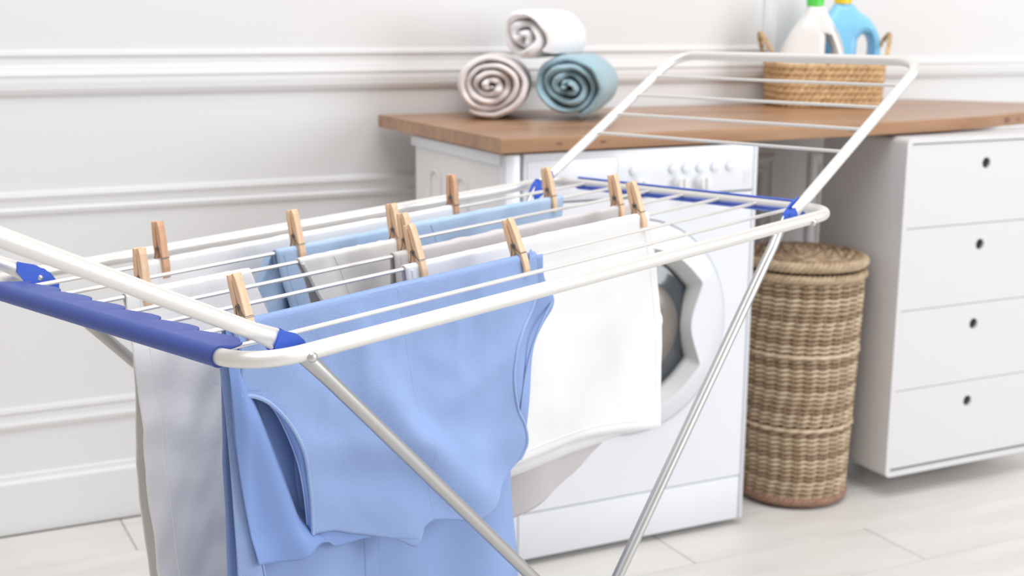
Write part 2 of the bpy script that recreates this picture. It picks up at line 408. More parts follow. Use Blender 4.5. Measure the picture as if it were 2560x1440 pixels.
# ------------------------------------------------------------------ rolled towels
def towel(name, label, m, face, rh, rv, ang, length, turns, th, wob, seed, start=-.6, grp='rolled towels stacked on the worktop'):
    rnd = random.Random(seed); ph = [rnd.uniform(0, 6.28) for _ in range(6)]
    ax = Vector((math.cos(math.radians(ang)), math.sin(math.radians(ang)), 0)); sd = Vector((ax.y, -ax.x, 0)); up = Vector((0, 0, 1))
    c = Vector(face); N = int(turns*34); v = []; f = []; q = 14
    for i in range(N+1):
        t = i/N; a = start-t*turns*2*PI+turns*2*PI
        R = .10+.90*t**.92
        R *= 1+wob*(1-t)*math.sin(2*a+ph[0])+wob*.5*math.sin(3*a+ph[1]+t*5)*(1-t*.7)
        inner = max(R-(1.02+.12*math.sin(a*.9+ph[4]))*.90/turns if t > .02 else .01, .012); outer = R
        if t > .97: pass
        endout = .010*math.sin(a*1.7+ph[2])+.006*math.sin(a*4+ph[3]) - .020*(1-t)*0 + (.012 if t < .2 else 0)
        cs = [(inner, 1), (outer, 1)]
        mid = (inner+outer)/2; half = (outer-inner)/2
        for k in range(q):
            b = 2*PI*k/q; sx = math.cos(b); sy = math.sin(b)
            rr = mid+half*(abs(sy)**.8)*(1 if sy > 0 else -1)
            L = (abs(sx)**.35)*(1 if sx > 0 else -1)
            d = (length/2)*(1+L)-(endout if sx < 0 else 0)
            nz = 1+.045*noise.noise(Vector((a*2.2, d*25, seed)))
            v.append(c+ax*d+sd*(rr*nz*rh*math.cos(a))+up*(rr*nz*rv*math.sin(a)))
    for i in range(N):
        for k in range(q): f.append((i*q+k, i*q+(k+1) % q, (i+1)*q+(k+1) % q, (i+1)*q+k))
    f += [tuple(range(q)), tuple(N*q+k for k in range(q))]
    o = obj(name, v, f, m); return tag(o, label, 'towel', grp)
towel('rolled_towel', 'cream rolled terry towel at the left of the towel stack on the worktop', 'terry_cream', (.152, .381, CT+.0760), .089, .0765, 60, .24, 4.3, .0145, .07, 3, start=-2.2)
towel('rolled_towel', 'pale blue rolled terry towel lying right of the cream one on the worktop', 'terry_blue', (.298, .296, CT+.0765), .088, .0770, 52, .27, 3.9, .0145, .12, 9, start=-1.2)
towel('rolled_towel', 'white rolled terry towel resting on top of the two others', 'terry_white', (.212, .345, CT+.1830), .066, .064, 40, .25, 2.7, .0125, .16, 5, start=-.6)

# ------------------------------------------------------------------ basket with bottles
BX, BY, BR = 1.182, .500, math.radians(-22)
BM = Matrix.Translation((BX, BY, CT+.0006)) @ Matrix.Rotation(BR, 4, 'Z')
bk = thing('hyacinth_basket', 'low woven basket with loop handles on the worktop holding two detergent bottles', 'basket', M=BM)
def rrect(hx, hy, r, n=10):
    return [Vector(p) for p in fillet([(-hx, -hy, 0), (hx, -hy, 0), (hx, hy, 0), (-hx, hy, 0)], r, n, True)]
def resample(P, n, closed=True):
    P = P+[P[0]]; L = [0]
    for i in range(1, len(P)): L.append(L[-1]+(P[i]-P[i-1]).length)
    out = []; j = 0
    for k in range(n):
        s = L[-1]*k/n
        while L[j+1] < s: j += 1
        out.append(P[j].lerp(P[j+1], (s-L[j])/max(L[j+1]-L[j], 1e-9)))
    return out
NR = 7
for k in range(NR):
    grow = .004*k/NR; base_ = resample(rrect(.136+grow, .090+grow, .055), 300)
    zc = .0095+k*.0155; rng = random.Random(k)
    for s in range(2):
        pts = []
        for i, p in enumerate(base_):
            t = base_[(i+1) % 300]-base_[i-1]; nn = Vector((t.y, -t.x, 0)).normalized(); ph = 26*2*PI*i/300+PI*s+k*1.3
            pts.append(p+nn*.0035*math.cos(ph)+Vector((0, 0, zc+.0045*math.sin(ph))))
        g = G(); g.tube(pts, .0062, 6, closed=True, M=BM); g.build('braided_row', 'hyacinth', bk)
g = G(); P = rrect(.132, .086, .052); g.add([p+Vector((0, 0, .004)) for p in P], [tuple(range(len(P)))], BM); g.build('basket_base', 'hyacinth', bk)
for sx in (-1, 1):
    pts = catmull([(sx*.137, -.055, .095), (sx*.150, -.045, .130), (sx*.170, -.005, .180), (sx*.170, .02, .178), (sx*.150, .05, .130), (sx*.137, .055, .095)], 40)
    for s in range(2):
        q = [p+Vector((.003*math.cos(i*.9+PI*s), 0, .003*math.sin(i*.9+PI*s))) for i, p in enumerate(pts)]
        g = G(); g.tube(q, .0042, 6, M=BM); g.build('handle', 'hyacinth', bk)
def bottle(name, label, outl, hole, dep, cap, mbody, mcap, M, capr):
    t = thing(name, label, 'bottle', M=M)
    cu = bpy.data.curves.new('b', 'CURVE'); cu.dimensions = '2D'; cu.fill_mode = 'BOTH'; cu.extrude = dep/2-.018; cu.bevel_depth = .018; cu.bevel_resolution = 3; cu.offset = -.018
    for L in (outl, hole):
        P = catmull([(*p, 0) for p in L+[L[0]]], 70)[:-1]
        sp = cu.splines.new('POLY'); sp.points.add(len(P)-1); sp.use_cyclic_u = True
        for i, p in enumerate(P): sp.points[i].co = (p.x, p.y, 0, 1)
    tmp = bpy.data.objects.new('b', cu); COL.objects.link(tmp); bpy.context.view_layer.update()
    me = tmp.to_mesh(); V = [Vector((v.co.x, v.co.z*(1 if v.co.y < .2 else max(.45, 1-(v.co.y-.2)*8)), v.co.y)) for v in me.vertices]; Fc = [tuple(p.vertices) for p in me.polygons]
    tmp.to_mesh_clear(); bpy.data.objects.remove(tmp)
    g = G(); g.add(V, Fc, M); g.build('body', mbody, t)
    z0 = cap[1]; g = G(); g.lathe([(capr*.86, z0-.014), (capr*.86, z0)], 24, M @ Matrix.Translation((cap[0], 0, 0))); g.build('neck', mbody, t)
    g = G(); prof = [(capr, z0), (capr*1.02, z0+.004), (capr, z0+.008)]+[(capr*.96, z0+.03), (capr*.80, z0+.036), (capr*.5, z0+.038)]
    g.lathe(prof, 32, M @ Matrix.Translation((cap[0], 0, 0))); c = g.build('cap', mcap, t)
    g = G()
    for k in range(20):
        a = 2*PI*k/20; g.box(-.0008, .0008, capr*.97, capr*1.03, z0+.008, z0+.028, M=M @ Matrix.Translation((cap[0], 0, 0)) @ Matrix.Rotation(a, 4, 'Z'))
    g.build('cap_rib', mcap, c); return t
RB = math.radians(-24)
bottle('detergent_bottle', 'white handled detergent bottle with a green cap in the woven basket', [(-.088, 0), (-.090, .06), (-.084, .12), (-.058, .18), (-.024, .232), (-.017, .250), (.017, .250), (.034, .225), (.060, .175), (.078, .125), (.082, .06), (.080, 0)],
       [(.026, .190), (.040, .170), (.052, .135), (.056, .085), (.032, .080), (.026, .12)], .075, (0, .250), 'bottle_white', 'cap_green', Matrix.Translation((1.124, .478, CT+.006)) @ Matrix.Rotation(RB, 4, 'Z'), .0215)
bottle('detergent_bottle', 'sky blue handled detergent bottle with a yellow cap in the woven basket', [(-.075, 0), (-.078, .08), (-.072, .15), (-.050, .215), (-.026, .248), (-.020, .257), (.022, .257), (.040, .238), (.072, .215), (.097, .17), (.099, .12), (.095, .06), (.088, 0)],
       [(.038, .166), (.054, .180), (.072, .168), (.078, .13), (.078, .05), (.040, .05), (.036, .12)], .07, (0, .257), 'bottle_blue', 'cap_yellow', Matrix.Translation((1.246, .515, CT+.006)) @ Matrix.Rotation(RB, 4, 'Z'), .0225)

# ------------------------------------------------------------------ drying rack (own frame: s along rods, t across, n up)
O = Vector((-.8140, -1.1308, .8089))
A = Vector((.93700, .34785, .0310)).normalized(); B = Vector((-.34820, .93741, -.0060)); B = (B-A*A.dot(B)).normalized(); N_ = A.cross(B)
RL, RW = 1.048, .55
RM = Matrix(((A.x, B.x, N_.x, O.x), (A.y, B.y, N_.y, O.y), (A.z, B.z, N_.z, O.z), (0, 0, 0, 1)))
def Q(s, t, n=0): return O+A*s+B*t+N_*n
foot = Q(RL/2, RW/2); foot.z = 0
rack = thing('drying_rack', 'winged metal clothes airer with blue plastic fittings, loaded with laundry', 'clothes airer', foot)
TR = .0084
# main frame
g = G(); P = fillet([(0, 0, 0), (RL, 0, 0), (RL, RW, 0), (0, RW, 0)], .062, 12, True); g.tube(P, TR, 20, closed=True, M=RM); g.build('frame_tube', 'tube_white', rack)
RT = [RW*k/8 for k in range(9)]
for k in range(1, 8):
    g = G(); g.tube([(.008, RT[k], 0), (RL-.008, RT[k], 0)], .0026, 10, M=RM); g.build('hanging_rod', 'rod_white', rack)
# left sleeve: closed tube with a scalloped skirt over the rod ends
t0, t1 = .052, RW-.052
g = G(); g.tube([(0, t0, 0), (0, t1, 0)], .0103, 24, caps=False, M=RM); g.tube([(0, t0, 0), (0, t1, 0)], .0086, 24, caps=False, M=RM)
for t in (t0, t1): g.tube([(0, t-.0015, 0), (0, t+.0015, 0)], .0106, 24, M=RM)
sl = g.build('end_sleeve', 'sleeve_blue', rack)
def skirt(sgn, nz, wd, lobe):
    v = []; f = []; M_ = 200
    for i in range(M_+1):
        t = t0+(t1-t0)*i/M_; x = 1-(t/(RW/8)) % 1.0          # lobe runs from the farther rod (x=0) to the nearer one (x=1)
        b_ = (min(x/.62, 1)**.8) if x < .80 else math.sqrt(max(0, 1-((x-.80)/.20)**2))
        e = wd+lobe*b_
        e = .006+(e-.006)*min(1, max(0, (t-t0)/.010))**.5*min(1, max(0, (t1-t)/.010))**.5
        for j, u in enumerate((.002, .35, .7, 1)):
            s = .002+(e-.002)*u; n = nz*(.0098-(.0048)*u**1.2)
            v += [(sgn[0]+sgn[1]*s, t, n), (sgn[0]+sgn[1]*s, t, n-.0014)]
    for i in range(M_):
        for j in range(3):
            a = i*8+j*2; f += [(a, a+2, a+10, a+8), (a+1, a+3, a+11, a+9)]
        a = i*8+6; f.append((a, a+1, a+9, a+8))
    g = G(); g.add(v, f, RM); return g
skirt((0, 1), 1, .033, .009).build('sleeve_skirt', 'sleeve_blue', sl)
# right sleeve: shell open on the inner side, lobes under the rod ends
g = G(); v = []; f = []; K = 20
for t in (t0, t1):
    for r in (.0106, .0088):
        for k in range(K+1):
            a = math.radians(-80+190*k/K); v.append((RL+r*math.cos(a), t, r*math.sin(a)))
q = K+1
for k in range(K): f += [(k, k+1, 2*q+k+1, 2*q+k), (q+k, q+k+1, 3*q+k+1, 3*q+k), (k, k+1, q+k+1, q+k), (2*q+k, 2*q+k+1, 3*q+k+1, 3*q+k)]
f += [(0, q, 3*q, 2*q), (K, K+q, K+3*q, K+2*q)]
g.add(v, f, RM); sr = g.build('end_sleeve', 'blue_plastic', rack)
skirt((RL, -1), -1, .010, .009).build('sleeve_skirt', 'blue_plastic', sr)
# wings
def wing(side):
    th = math.radians(27.0); ln = .437; s0, n0 = (.969, .003) if side > 0 else (.064, .0025)
    if side < 0: th = math.radians(28.0); ln = .46
    ta, tb = .029, .518
    e0 = .004 if side > 0 else .018
    D = lambda l, t: Vector((s0+side*l*math.cos(th), t, n0+l*math.sin(th)))
    pts = fillet([D(e0, ta), D(ln, ta), D(ln, tb), D(e0, tb)], .05, 12)
    full = [pts[0], D(.045, ta)]+pts[1:-1]+[D(.045, tb), pts[-1]]
    k = len(full); flat = [(1, 1)]*k; 
    fl = [(1.28, .45)]+[(1.0, 1.0)]*(k-2)+[(1.28, .45)]
    g = G(); g.tube(full, .0083, 18, M=RM, flat=fl); w_ = g.build('wing_frame', 'tube_white', rack)
    for l in ((.167, .230, .294, .360) if side > 0 else (.250, .315, .380)):
        g = G(); g.tube([D(l, ta+.003), D(l, tb-.003)], .0026, 10, M=RM); g.build('wing_rod', 'rod_white', w_)
    for t, o in ((ta-.0045, -1), (tb+.0045, 1)):
        # blue bracket: rounded plate pair around the flattened arm end
        g = G()
        c, s = math.cos(th), math.sin(th)
        loc = lambda a, b: (s0+side*(a*c-b*s), n0+a*s+b*c)
        ea = e0+.001
        prof = [loc(a, b) for a, b in ((ea, .0095), (.002, .0115), (-.010, .009), (-.026, .000), (-.029, -.007), (-.020, -.013), (.0, -.012), (ea, -.008))]
        prof3 = [loc(a, b) for a, b in ((.034, .008), (.012, .0115), (-.010, .009), (-.026, .000), (-.029, -.007), (-.020, -.013), (.0, -.014), (.016, -.012), (.030, -.004))]
        g.prism(prof, t-.0015, t+.0015, RM); g.prism(prof3, t+.0095*(-o), t+.0095*(-o)+.0025*(-o), RM)
        prof2 = [loc(a, b) for a, b in ((-.002, .0112), (-.010, .009), (-.026, .000), (-.029, -.007), (-.020, -.013), (-.016, -.006), (-.006, .004))]
        g.prism(prof2, t-.001, t+.0095*(-o), RM)
        h = g.build('wing_hinge', 'blue_plastic', rack, smooth=False)
        g = G(); g.lathe([(.0038, 0), (.0038, .001), (.0026, .0022), (.0005, .0026)], 16, RM @ Matrix.Translation((s0, t-.0105*o, n0-.001)) @ Matrix.Rotation(PI/2*o, 4, 'X')); g.build('hinge_rivet', 'steel', h)
    return w_
wing(1); wing(-1)
# legs
ZF = .010
def leg(s_top, s_dir, ta, tb, dn):
    sl_ = 1.083/1.0
    def at(x, t):
        return Vector((s_top+s_dir*x*.680, t, -.003-x*.733))
    # length so that the foot bar meets the floor
    def zof(p): return (RM @ p).z
    x = .5
    for _ in range(60): x += (zof(at(x, .27))-ZF-.0)/.73
    k = x
    pts = fillet([at(0, ta), at(k, ta), at(k, tb), at(0, tb)], .06, 12)
    full = [pts[0], at(.05, ta)]+pts[1:-1]+[at(.05, tb), pts[-1]]; n_ = len(full)
    fl = [(1.25, .5)]+[(1.0, 1.0)]*(n_-2)+[(1.25, .5)]
    g = G(); g.tube(full, .0074, 18, M=RM, flat=fl); L = g.build('leg_frame', 'tube_grey', rack)
    for t in (.09, .46):
        g = G(); p = at(k, t); g.tube([p-Vector((0, .02, 0)), p+Vector((0, .02, 0))], .0098, 16, M=RM); g.build('foot_cap', 'blue_plastic', L)
    return L
leg(.068, 1, .0185, .5315, 0)
leg(.960, -1, .0345, .5155, 0)
for s, t, o in ((.0625, -TR*.93, 1), (.966, -TR*.93, 1), (.068, RW+TR*.93, -1), (.966, RW+TR*.93, -1)):
    g = G(); g.lathe([(.0052, -.001), (.0052, .0012), (.0044, .0028), (.0025, .0038), (.0005, .0041)], 24, RM @ Matrix.Translation((s, t, -.0035)) @ Matrix.Rotation(PI/2*o, 4, 'X')); g.build('rivet', 'steel', rack)
for t in (.040, .51):
    g = G(); g.tube([(.952, t, -.014), (.955, t, -.026)], .0050, 12, M=RM); g.build('leg_stop', 'blue_plastic', rack)

# ------------------------------------------------------------------ laundry
def nz(x, y, s): return noise.noise(Vector((x, y, s)))
def drape(name, label, cat, m, k, fr, bk_, L, Rr, seed, amp=.008, freq=(24, 41), th=.0014, off=.0009, tops=None, spread=.02, hem=None, slop=None, wr=.35, nu=90, group=None, bshift=0):
    """cloth over rod k. fr/bk_: drop in front / behind (callable of u allowed). L, Rr: s of left / right edge as functions of drop n(<0)."""
    t = RT[k]; rb = .0026+th/2+off; v = []; fq = []; nf = 46; nb = 30; na = 12; rng = random.Random(seed); p = [rng.uniform(0, 6.28) for _ in range(6)]
    def fold(u, w, s):
        g_ = w*w/(w*w+.0035)*1.1
        return amp*g_*(math.sin(freq[0]*s+p[0]+2.0*w)+.55*math.sin(freq[1]*s+p[1]-3*w)+.9*nz(s*9, w*6, seed)+wr*nz(s*26+w*14, w*22-s*9, seed+5))
    rows = []
    for j in range(nb, 0, -1): rows.append(('b', (j/nb)**1.15))
    for j in range(na+1): rows.append(('t', j/na))
    for j in range(1, nf+1): rows.append(('f', (j/nf)**1.15))
    for kind, q in rows:
        for i in range(nu+1):
            u = i/nu
            F_ = fr(u) if callable(fr) else fr; K_ = bk_(u) if callable(bk_) else bk_
            bl = 1+.75*math.sin(PI*u)**.5*(.7+.5*nz(u*9, 1, seed)); r0 = rb*bl
            if kind == 't':
                a = PI*q; dn = (rb+.35*(r0-rb))*math.sin(a); dt = r0*math.cos(a); w = 0
                tn = (.0022*max(0, nz(u*14, 0, seed))+(tops(u) if tops else 0))*math.sin(a); s = L(0)*(1-u)+Rr(0)*u
                v.append(Q(s, t+dt, dn+tn)); continue
            w = q*(F_ if kind == 'f' else K_); s = L(-w)*(1-u)+Rr(-w)*u
            e_ = w*w/(w*w+.006)
            if kind == 'f': dt = -r0-(spread*.5+.6*amp)*e_-fold(u, w, s)
            else: dt = r0+(spread*.5+.6*amp)*e_+fold(u+3, w, s+1.3)*.8; s += bshift*min(w/.05, 1)
            v.append(Q(s, t+dt, -w))
    nr = len(rows)
    for j in range(nr-1):
        for i in range(nu): a = j*(nu+1)+i; fq.append((a, a+1, a+nu+2, a+nu+1))
    o = obj(name, v, fq, m, solid=th); tag(o, label, cat, group)
    def pos(u, w):            # front surface point
        s = L(-w)*(1-u)+Rr(-w)*u; r0 = rb*(1+.75*max(math.sin(PI*u), 0)**.5*(.7+.5*nz(u*9, 1, seed))); dt = -r0-(spread*.5+.6*amp)*w*w/(w*w+.006)-fold(u, w, s); return Q(s, t+dt-th/2, -w)
    return o, pos
def strip(name, pos, path, r, m, par, n=60, flat=None, **k):
    P = catmull([(a, b, 0) for a, b in path], n); g = G(); g.tube([pos(p.x, p.y) for p in P], r, 6, flat=[flat]*n if flat else None); return g.build(name, m, par, **k)
def lin(pts):                 # piecewise linear in n -> s
    def f(n):
        w = -n
        for i in range(len(pts)-1):
            if pts[i][0] <= w <= pts[i+1][0]:
                q = (w-pts[i][0])/(pts[i+1][0]-pts[i][0]); return pts[i][1]*(1-q)+pts[i+1][1]*q
        return pts[-1][1] if w > pts[-1][0] else pts[0][1]
    return f
# rod 7 (farthest): white cloth
o, pos = drape('white_towel', 'white cotton towel on the farthest rod of the airer', 'towel', 'cotton_white', 7, .45, .42, lin([(0, .186), (.1, .188), (.5, .20)]), lin([(0, .738), (.5, .735)]), 11, amp=.006)
strip('side_hem', pos, [(.03, .002), (.03, .44)], .0007, 'cotton_white', o)
# rod 6: blue chambray shirt
o, pos = drape('chambray_shirt', 'light blue chambray shirt pegged behind the beige garment', 'shirt', 'chambray', 6, lambda u: .30+.06*math.sin(u*5), .40, lin([(0, .336), (.04, .340), (.10, .352), (.3, .36)]), lin([(0, .903), (.03, .90), (.3, .88)]), 12, amp=.008, freq=(31, 57), wr=.9)
strip('side_hem', pos, [(.02, .002), (.025, .28)], .0009, 'chambray', o)
strip('shoulder_seam', pos, [(.48, .0), (.5, .05), (.55, .28)], .0012, 'chambray', o)
# shirt sleeve hanging from the left end
g = []; v = []; f = []
for j in range(26):
    w = .002+.30*(j/25); c_ = .345-.22*w; wd = .010+.020*min(w/.06, 1)+.05*w
    for i in range(20):
        a = 2*PI*i/20; v.append(Q(c_+wd*math.cos(a)+.004*nz(i, w*20, 3), RT[6]+.012+(.006+.012*min(w/.1, 1))*math.sin(a)+.003*math.sin(3*a+w*30), -w))
for j in range(25):
    for i in range(20): f.append((j*20+i, j*20+(i+1) % 20, (j+1)*20+(i+1) % 20, (j+1)*20+i))
obj('sleeve', v, f, 'chambray', o)
# rod 5: white linen cloth at the left, beige garment in the middle
o, pos = drape('linen_cloth', 'long white linen cloth hanging at the left end of the airer behind the blue sleeve', 'cloth', 'linen_white', 5, .70, .71, lin([(0, .076), (.07, .070), (.12, .070), (.21, .063), (.30, .066), (.5, .078), (.7, .08)]), lin([(0, .246), (.03, .256), (.06, .266), (.2, .30), (.7, .33)]), 23, amp=.010, freq=(17, 33), spread=.016, wr=.6, bshift=.016)
strip('side_hem', pos, [(.10, .004), (.11, .3), (.12, .69)], .0009, 'linen_white', o)
o, pos = drape('beige_trousers', 'off-white cotton garment between the two pegs on the middle rod', 'trousers', 'cotton_beige', 5, .36, .38, lin([(0, .320), (.02, .331), (.06, .346), (.12, .362), (.4, .37)]), lin([(0, .488), (.4, .50)]), 14, amp=.007, wr=.5, freq=(38, 61))
strip('waist_seam', pos, [(.32, .0), (.33, .1), (.33, .34)], .0009, 'cotton_beige', o)
strip('side_hem', pos, [(.02, .002), (.03, .34)], .0022, 'cotton_beige', o)
# rod 4: taupe cloth
o, pos = drape('taupe_cloth', 'thin taupe cotton cloth whose lower edge shows under the white towel', 'cloth', 'cotton_taupe', 4, lambda u: (.435-.032*((u-.35)/.5) if u < .85 else .403-.34*((u-.85)/.15)*.2), .40, lin([(0, .417), (.1, .42), (.4, .43)]), lin([(0, .902), (.30, .90), (.36, .835), (.45, .60)]), 15, amp=.005, freq=(29, 53))
strip('side_hem', pos, [(.02, .002), (.02, .38)], .0009, 'cotton_taupe', o)
# rod 3: large white towel
o, pos = drape('white_shirt', 'big white cotton top hanging in front of the washing machine door', 'shirt', 'cotton_white', 3, lambda u: .300+.030*max(0, (u-.6)/.4)**1.5, .33, lin([(0, .373), (.33, .40)]), lin([(0, .857), (.06, .865), (.148, .874), (.160, .880), (.172, .876), (.26, .875), (.34, .872)]), 16, amp=.004, freq=(13, 31), spread=.016)
strip('bottom_hem', pos, [(.02, .285), (.5, .285), (.75, .292), (.99, .315)], .0009, 'cotton_white', o)
strip('side_hem', pos, [(.965, .004), (.965, .31)], .0008, 'cotton_white', o)
strip('side_hem', pos, [(.02, .002), (.02, .28)], .0016, 'cotton_white', o)

# rod 2: blue dress -------------------------------------------------------
TD = RT[2]
def back_edge_L(n): return lin([(0, .066), (.05, .065), (.12, .067), (.2, .066), (.3, .061), (.8, .05)])(n)
def back_edge_R(n): return lin([(0, .534), (.03, .545), (.065, .566), (.09, .552), (.124, .538), (.216, .516), (.277, .498), (.322, .500), (.375, .509), (.411, .514), (.8, .54)])(n)
dress = thing('blue_dress', 'light blue sleeveless crepe dress folded over the second rod from the front', 'dress', Q(.3, TD, 0))
def sheet(name, m, top, right, bottom, left, tf, par, nu=70, nv=70, th=.0010, **k):
    T, Bm, Lf, Rt = catmull([(*p, 0) for p in top], nu+1), catmull([(*p, 0) for p in bottom], nu+1), catmull([(*p, 0) for p in left], nv+1), catmull([(*p, 0) for p in right], nv+1)
    v = []; f = []
    for j in range(nv+1):
        b = j/nv
        for i in range(nu+1):
            a = i/nu
            p = T[i]*(1-b)+Bm[i]*b+Lf[j]*(1-a)+Rt[j]*a-(T[0]*(1-a)*(1-b)+T[-1]*a*(1-b)+Bm[0]*(1-a)*b+Bm[-1]*a*b)
            v.append(Q(p.x, tf(p.x, p.y), p.y))
    for j in range(nv):
        for i in range(nu): q = j*(nu+1)+i; f.append((q, q+1, q+nu+2, q+nu+1))
    return obj(name, v, f, m, par, solid=th, **k)
R0d = .0042; RB = .0058
def gs(x, c, w): return math.exp(-((x-c)/w)**2)
def t_front(s, n):            # outer bodice surface
    w = max(0, .0-n); g_ = w*w/(w*w+.0008)
    d = math.sqrt(max(RB*RB-max(n, 0)**2, 0))+.004*g_+.0035*g_*math.sin(26*s+.8+5*n)+.0022*g_*math.sin(55*s+1+8*n)
    # soft diagonal drape folds
    d += .012*gs(s+.55*n, .205, .030)*min(w/.12, 1)*(1-.3*g_)+.013*gs(s+1.1*n, .10, .045)*min(w/.15, 1)-.008*gs(s+.8*n, .13, .03)*min(w/.15, 1)
    d += .010*gs(s-.9*n, .62, .06)*min(w/.15, 1)+.006*gs(s-.35*n, .47, .03)*g_
    d += .007*gs(n, -.185-.25*(s-.30), .022)*gs(s, .27, .11)-.006*gs(n, -.225-.25*(s-.30), .020)*gs(s, .26, .10)+.006*gs(n, -.13+.35*(s-.42), .02)*gs(s, .42, .06)
    # tight little puckers close to the rod
    d += .0085*g_*(gs(s, .185, .010)+gs(s, .235, .009)+gs(s, .285, .012)+gs(s, .385, .010)+gs(s, .43, .012))*math.exp(-w/.06)+.0018*nz(s*30+n*20, n*24, 7)*g_
    d += .016*min(max(w-.20, 0)/.10, 1)*gs(s, .37, .09)
    return TD-d
def t_lining(s, n):
    w = max(0, -n); sr = .074+.33*max(w-.05, 0); q = min(max((s-sr)/.022, 0), 1); z = min(max((w-.225)/.035, 0), 1); fd = 1-z*z*(3-2*z)
    return TD-.001-.011*gs(s, sr-.004, .022)*min(w/.1, 1)+.017*q*q*(3-2*q)*fd-.004*(1-fd)-.003*gs(s, .076, .008)+.002*(1-fd)*math.sin(70*s)
def t_back(s, n, side=1):
    w = max(0, -n); g_ = min(w/.15, 1)
    return TD+R0d+.016*g_+.007*g_*math.sin(21*s+.4+2*w)+.005*g_*math.sin(47*s+2)
# back length: over the rod and down behind
v = []; f = []; nu = 90
rows = [('t', q/6) for q in range(0, 7)]+[('b', (j/60)**1.1) for j in range(1, 61)]
for kind, q in rows:
    for i in range(nu+1):
        u = i/nu
        if kind == 't':
            s = back_edge_L(0)*(1-u)+back_edge_R(0)*u; a = PI*q; v.append(Q(s, TD-R0d*math.cos(a), R0d*math.sin(a)))
        else:
            w = q*.74; s = back_edge_L(-w)*(1-u)+back_edge_R(-w)*u; v.append(Q(s, t_back(s, -w), -w))
for j in range(len(rows)-1):
    for i in range(nu): a = j*(nu+1)+i; f.append((a, a+1, a+nu+2, a+nu+1))
skirt_ = obj('skirt', v, f, 'crepe_blue_smooth', dress, solid=.001)
bod = sheet('bodice', 'crepe_blue',
    [(.070, .0045), (.099, .0055), (.2, .0055), (.285, .0056), (.30, .0057), (.361, .0055), (.45, .0055), (.532, .0055)],
    [(.532, .0055), (.532, -.006), (.530, -.030), (.520, -.056), (.492, -.087), (.477, -.112), (.471, -.152), (.480, -.186), (.494, -.211), (.498, -.238), (.488, -.257), (.474, -.263)],
    [(.155, -.250), (.184, -.256), (.215, -.270), (.268, -.292), (.288, -.305), (.298, -.302), (.306, -.288), (.320, -.282), (.345, -.287), (.376, -.294), (.411, -.293), (.440, -.284), (.474, -.263)],
    [(.070, .0045), (.073, -.010), (.078, -.034), (.073, -.071), (.094, -.078), (.113, -.092), (.135, -.121), (.151, -.162), (.156, -.200), (.155, -.250)],
    t_front, dress, 100, 100)
fp = lambda s, n, e=.0009: Q(s, t_front(s, n)-e, n)
def tubeon(name, pts, r, m, par, fn, n=70, flat=None, **k):
    P = catmull([(*p, 0) for p in pts], n); g = G(); g.tube([fn(p.x, p.y) for p in P], r, 8, flat=[flat]*n if flat else None); return g.build(name, m, par, **k)
AH = [(.073, -.071), (.094, -.078), (.113, -.092), (.135, -.121), (.151, -.162), (.156, -.200), (.155, -.250)]
tubeon('armhole_binding', AH, .0024, 'binding_blue', bod, lambda s, n: fp(s, n, .0003))
tubeon('armhole_binding', [(.524, -.048), (.510, -.068), (.492, -.087), (.477, -.112), (.471, -.152), (.480, -.186), (.494, -.211), (.498, -.238), (.488, -.257)], .0022, 'binding_blue', bod, lambda s, n: fp(s, n, .0003))
tubeon('centre_seam', [(.296, .000), (.301, -.059), (.311, -.134), (.321, -.210), (.322, -.281)], .0007, 'crepe_blue', bod, lambda s, n: fp(s, n, .0001))
tubeon('neck_edge', [(.076, -.001), (.080, -.034), (.074, -.070)], .0013, 'crepe_blue', bod, lambda s, n: fp(s, n, .0))
g = G()
for (x0, n0), (x1, n1), cnt in (((.079, -.0665), (.099, -.0725), 12), ((.264, -.289), (.296, -.297), 14)):
    for i in range(cnt):
        q = i/cnt; q2 = (i+.55)/cnt; g.tube([fp(x0+(x1-x0)*q, n0+(n1-n0)*q, .0012), fp(x0+(x1-x0)*q2, n0+(n1-n0)*q2, .0012)], .0003, 5)
g.build('stitching', 'thread', bod, kind='stuff')
# lining panel that shows left of and through the armhole
lin_ = sheet('lining', 'lining_blue',
    [(.066, -.001), (.080, -.001), (.10, -.001), (.125, -.001)],
    [(.125, -.001), (.140, -.060), (.160, -.110), (.172, -.160), (.180, -.215), (.185, -.250), (.22, -.268), (.277, -.292)],
    [(.084, -.263), (.110, -.270), (.135, -.274), (.160, -.268), (.178, -.272), (.196, -.284), (.235, -.288), (.277, -.300)],
    [(.066, -.001), (.064, -.049), (.067, -.120), (.073, -.190), (.079, -.233), (.084, -.263)],
    lambda s, n: t_lining(s, n), dress, 70, 70)
FE = [(.076, -.073), (.099, -.0815), (.116, -.096), (.130, -.123), (.144, -.162), (.1505, -.200), (.153, -.240)]
tubeon('facing_edge', FE, .0009, 'binding_blue', lin_, lambda s, n: Q(s, TD-.0035, n))
sheet('facing', 'lining_blue', FE[:3], [(.114, -.098), (.125, -.105), (.140, -.125)], [(.150, -.238), (.153, -.242), (.156, -.246)], [(.076, -.074), (.126, -.125), (.145, -.200), (.150, -.238)], lambda s, n: TD-.004, dress, 8, 24) if False else None
v = []; AHs = catmull([(*p, 0) for p in AH], 50); FEs = catmull([(*p, 0) for p in FE], 50)
for i in range(50):
    for q in (0, .5, 1): p = FEs[i].lerp(AHs[i], q); v.append(Q(p.x, (TD-.0035)*(1-q)+(t_front(p.x, p.y)+.001)*q, p.y))
obj('armhole_facing', v, [(i*3+k, i*3+k+1, i*3+k+4, i*3+k+3) for i in range(49) for k in (0, 1)], 'lining_blue', dress, solid=.0006)
